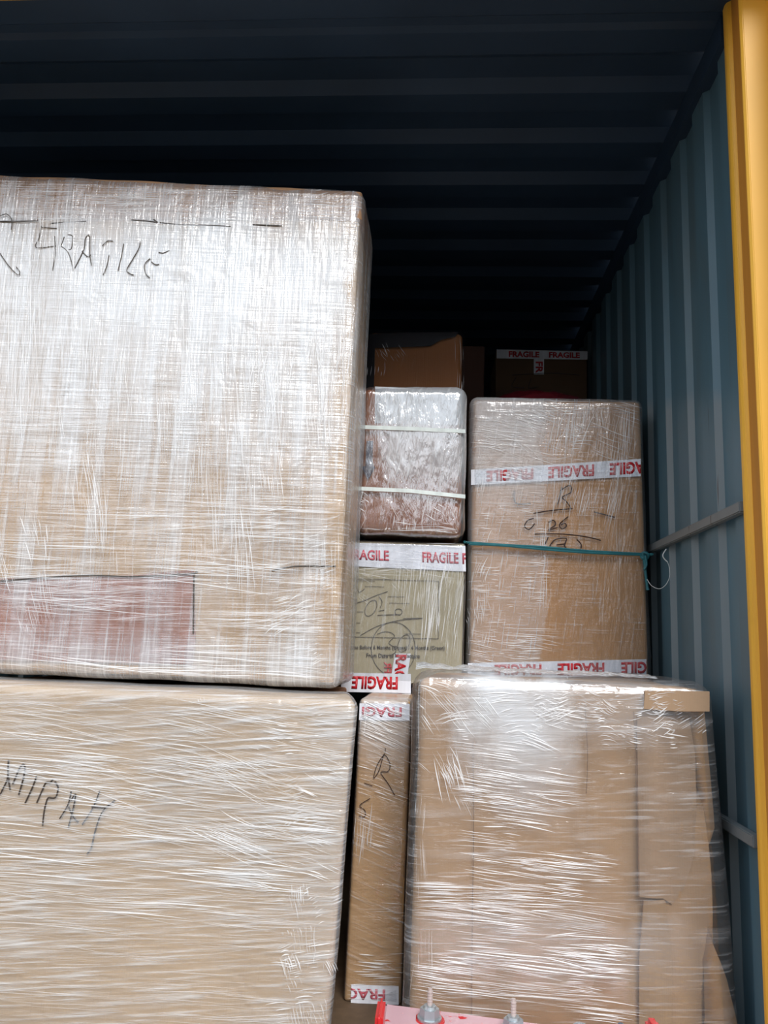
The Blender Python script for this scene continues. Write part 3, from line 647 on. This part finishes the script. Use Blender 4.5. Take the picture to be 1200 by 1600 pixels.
# loose film gathered along its top front edge
bm = bmesh.new(); n = 70; rows = 7; g = []
for i in range(n+1):
    t = i/n; x = -.048+t*.60; row = []
    for j in range(rows+1):
        s = j/rows; h = .014*(1-abs(2*s-1))*(.6+.8*abs(noise.noise(Vector((x*9, s*3, 2)))))*(1-.5*t)
        row.append(bm.verts.new((x, 1.985+s*.20, ZR+.022+h+.006*noise.noise(Vector((x*30, s*8, 5))))))
    g.append(row)
for i in range(n):
    for j in range(rows): f = bm.faces.new((g[i][j], g[i+1][j], g[i+1][j+1], g[i][j+1])); f.smooth = True
uvl = bm.loops.layers.uv.new('UVMap')
for f in bm.faces:
    for l in f.loops: l[uvl].uv = (l.vert.co.x, l.vert.co.y)
obj('gathered_film', bm, film('film_gathered', .38, [(60, 60, 20, .5, .65, .4)], gloss=.2, rough=.12, wr=(30, 30)), LR)

# ---- support and far cartons
def support(name, label, X0, X1, z0, z1, Y, D, m):
    t_ = obj(name, shell(corners(X0, X1, z0, z1, Y, D), .08, .008, wob(Y, .002)), m, None, True); tag(t_, label, 'box'); return t_
cb = cardboard('card_brown', srgb(150, 108, 74), .10)
support('carton', 'plain tan carton behind the lower left crate, carrying the back of the upper left crate', -1.25, -.285, .002, ZL, 2.265, .4, cb)
support('carton', 'plain brown carton under the tall taped carton, hidden behind the lower right bundle', .12, .69, .002, EYE-.155, 2.68, .5, cb)
support('carton', 'dark brown carton edge showing in the gap behind the middle stack', .0, .186, .002, EYE+1.35, 3.3, .4, cardboard('card_darkest', srgb(70, 48, 40), .08))
support('carton', 'brown carton base stacked under the far taped carton', .24, .745, .002, EYE+1.09, 3.8, .5, cb)
FB = thing('fragile_carton', 'far dim carton at the back with white tape crossing it in a T', 'box')
obj('carton', shell(corners(.271, .735, EYE+1.104, EYE+1.536, 3.8, .4), .05, .006, wob(71, .001)), cardboard('card_far', srgb(98, 76, 58), .08), FB, True)
tape(3.797, [(776, 546), (918, 549), (918, 562), (776, 560)], FB, [(795, 843), (858, 906)], flip=False, pad=.16, bold=.04)
sheet(3.796, [(834, 561), (850, 561), (850, 585), (834, 585)], .001, 'fragile_tape', MT['tape'], FB)
put_text('FR', tuple(P(x, y, 3.794) for x, y in ((848, 565), (848, 583), (837, 583), (837, 565))), MT['red'], FB.children[-1], 'printed_word', .03)
ribbon_strokes(3.797, [[(800, 586), (860, 583), (905, 586)], [(806, 590), (800, 604), (820, 606)], [(830, 592), (826, 606), (842, 604)]], .004, 'marker_writing', MT['ink'], FB)
# red bundle on the tall box
bm = bmesh.new(); nu, nv = 36, 12; g = []
for i in range(nu):
    a = 2*math.pi*i/nu; row = []
    for j in range(nv+1):
        s = j/nv; rr = math.cos(s*math.pi/2)**.7; z = math.sin(s*math.pi/2)
        k = 1+.08*noise.noise(Vector((math.cos(a)*3, math.sin(a)*3, s*4)))
        row.append(bm.verts.new((.375+.20*rr*k*math.cos(a), 2.92+.16*rr*k*math.sin(a), EYE+.904+.085*z*k+.02*rr*noise.noise(Vector((a*4, s*6, 1)))*s)))
    g.append(row)
for i in range(nu):
    for j in range(nv): bm.faces.new((g[i][j], g[(i+1) % nu][j], g[(i+1) % nu][j+1], g[i][j+1]))
bm.faces.new([g[i][0] for i in range(nu)][::-1])
bmesh.ops.remove_doubles(bm, verts=bm.verts[:], dist=.0005); bmesh.ops.recalc_face_normals(bm, faces=bm.faces[:])
tag(obj('plastic_bundle', bm, MT['redfilm'], None, True), 'dark red plastic bundle lying on top of the tall taped carton', 'bundle')

# ---- teal twine round the tall box
RP = thing('twine', 'teal plastic twine tied across the tall carton with its end hanging', 'rope')
yk = 2.628
path = [P(x, y, yk) for x, y in ((733, 848), (780, 851), (850, 855), (920, 861), (1006, 866))]
bm = bmesh.new(); tube(bm, smooth_path([Vector((.088, 3.22, path[0].z)), Vector((.088, 2.66, path[0].z))]+path+[Vector((.722, 2.68, path[-1].z)), Vector((.724, 3.22, path[-1].z))], 5), .0042, 6)
tube(bm, smooth_path([p+Vector((0, -.004, -.006+.003*math.sin(i*2))) for i, p in enumerate(path)], 5), .0038, 6)
obj('cord', bm, MT['rope'], RP)
bm = bmesh.new(); k0 = P(1007, 868, yk-.004)
tube(bm, [k0+Vector((.012*math.cos(t), -.004*math.sin(2*t), .012*math.sin(t)-.002)) for t in [i*.5 for i in range(14)]], .0045, 6)
obj('knot', bm, MT['rope'], RP)
bm = bmesh.new(); tube(bm, smooth_path([P(x, y, yk-.006) for x, y in ((1004, 866), (1007, 880), (1009, 900), (1012, 922))], 4), [.0045]*12+[.006], 6)
tube(bm, smooth_path([P(x, y, yk-.012) for x, y in ((1008, 868), (1010, 882), (1006, 890))], 4), .004, 6)
obj('loose_end', bm, MT['rope'], RP)
# white twine loops hanging from the rail
xw = WX-.04; Yw = 2.42
bm = bmesh.new()
pa = [P(x, y, Yw) for x, y in ((1041, 858), (1036, 866), (1037, 872), (1043, 878))]; tube(bm, smooth_path(pa, 5), .0016, 6)
pa = [P(x, y, Yw) for x, y in ((1043, 878), (1046, 888), (1046, 902), (1040, 914), (1030, 920), (1018, 915), (1011, 905))]; tube(bm, smooth_path(pa, 5), .0009, 6)
tag(obj('string', bm, MT['twine']), 'thin white string loop hanging below the upper wall rail', 'string')

# ---- red machine top at the sill
RM = thing('red_machine', 'red painted machine top with grey nuts and upright rods at the bottom edge', 'machine')
bm = bmesh.new(); zt = EYE-.808
def cyl(bm, x, y, z0, z1, r0, r1=None, n=24):
    r1 = r0 if r1 is None else r1; lo = []; hi = []
    for i in range(n):
        t = 2*math.pi*i/n; lo.append(bm.verts.new((x+r0*math.cos(t), y+r0*math.sin(t), z0))); hi.append(bm.verts.new((x+r1*math.cos(t), y+r1*math.sin(t), z1)))
    for i in range(n): bm.faces.new((lo[i], lo[(i+1) % n], hi[(i+1) % n], hi[i]))
    bm.faces.new(lo[::-1]); bm.faces.new(hi)
def ztop(x): return zt+.006-.03*(x+.09)/.60
addbox(bm, (-.09, 1.70, zt-.012), (.51, 1.915, zt))
for v in bm.verts: v.co.z += ztop(v.co.x)-zt
bmesh.ops.bevel(bm, geom=bm.edges[:], offset=.003, segments=2, affect='EDGES')
obj('top_plate', bm, MT['pink'], RM)
bm = bmesh.new(); addbox(bm, (-.085, 1.705, .002), (.505, 1.91, zt-.042)); bmesh.ops.bevel(bm, geom=bm.edges[:], offset=.006, segments=2, affect='EDGES'); obj('body', bm, MT['redpaint'], RM)
for px, py, w_ in ((597, 1557, .017), (1016, 1588, .026)):
    p = P(px, py, 1.80); bm = bmesh.new(); addbox(bm, (p.x-w_/2, 1.71, .002), (p.x+w_/2, 1.80, p.z)); bmesh.ops.bevel(bm, geom=bm.edges[:], offset=.007, segments=3, affect='EDGES'); obj('end_plate', bm, MT['redpaint'], RM)
for px, py, rod in ((671, 1592, .034), (802, 1600, .034), (907, 1606, 0)):
    p = P(px, py, 1.865); zb = ztop(p.x)
    bm = bmesh.new(); cyl(bm, p.x, 1.865, zb-.002, zb+.006, .027); cyl(bm, p.x, 1.865, zb+.005, zb+.024, .023, .021, 6); cyl(bm, p.x, 1.865, zb+.023, zb+.029, .015, .013)
    nt_ = obj('nut', bm, MT['zinc'], RM)
    bm = bmesh.new(); cyl(bm, p.x, 1.865, zb-.001, zb+.0015, .034, .033); obj('red_washer', bm, MT['redpaint'], nt_)
    if rod:
        bm = bmesh.new(); cyl(bm, p.x, 1.865, zb+.025, zb+.03+rod, .0055, .0045)
        for k in range(int(rod/.006)): cyl(bm, p.x, 1.865, zb+.031+k*.006, zb+.034+k*.006, .0062)
        obj('threaded_rod', bm, MT['rod'], nt_)
p = P(970, 1590, 1.865); bm = bmesh.new(); zb = ztop(p.x); cyl(bm, p.x, 1.865, zb-.01, zb+.034, .010); cyl(bm, p.x, 1.865, zb+.034, zb+.042, .010, .005); obj('locating_pin', bm, MT['bluegrey'], RM)
p = P(862, 1598, 1.90); bm = bmesh.new(); addbox(bm, (p.x-.035, 1.875, ztop(p.x)-.001), (p.x+.035, 1.905, ztop(p.x)+.0025)); obj('paper_label', bm, MT['tape'], RM)
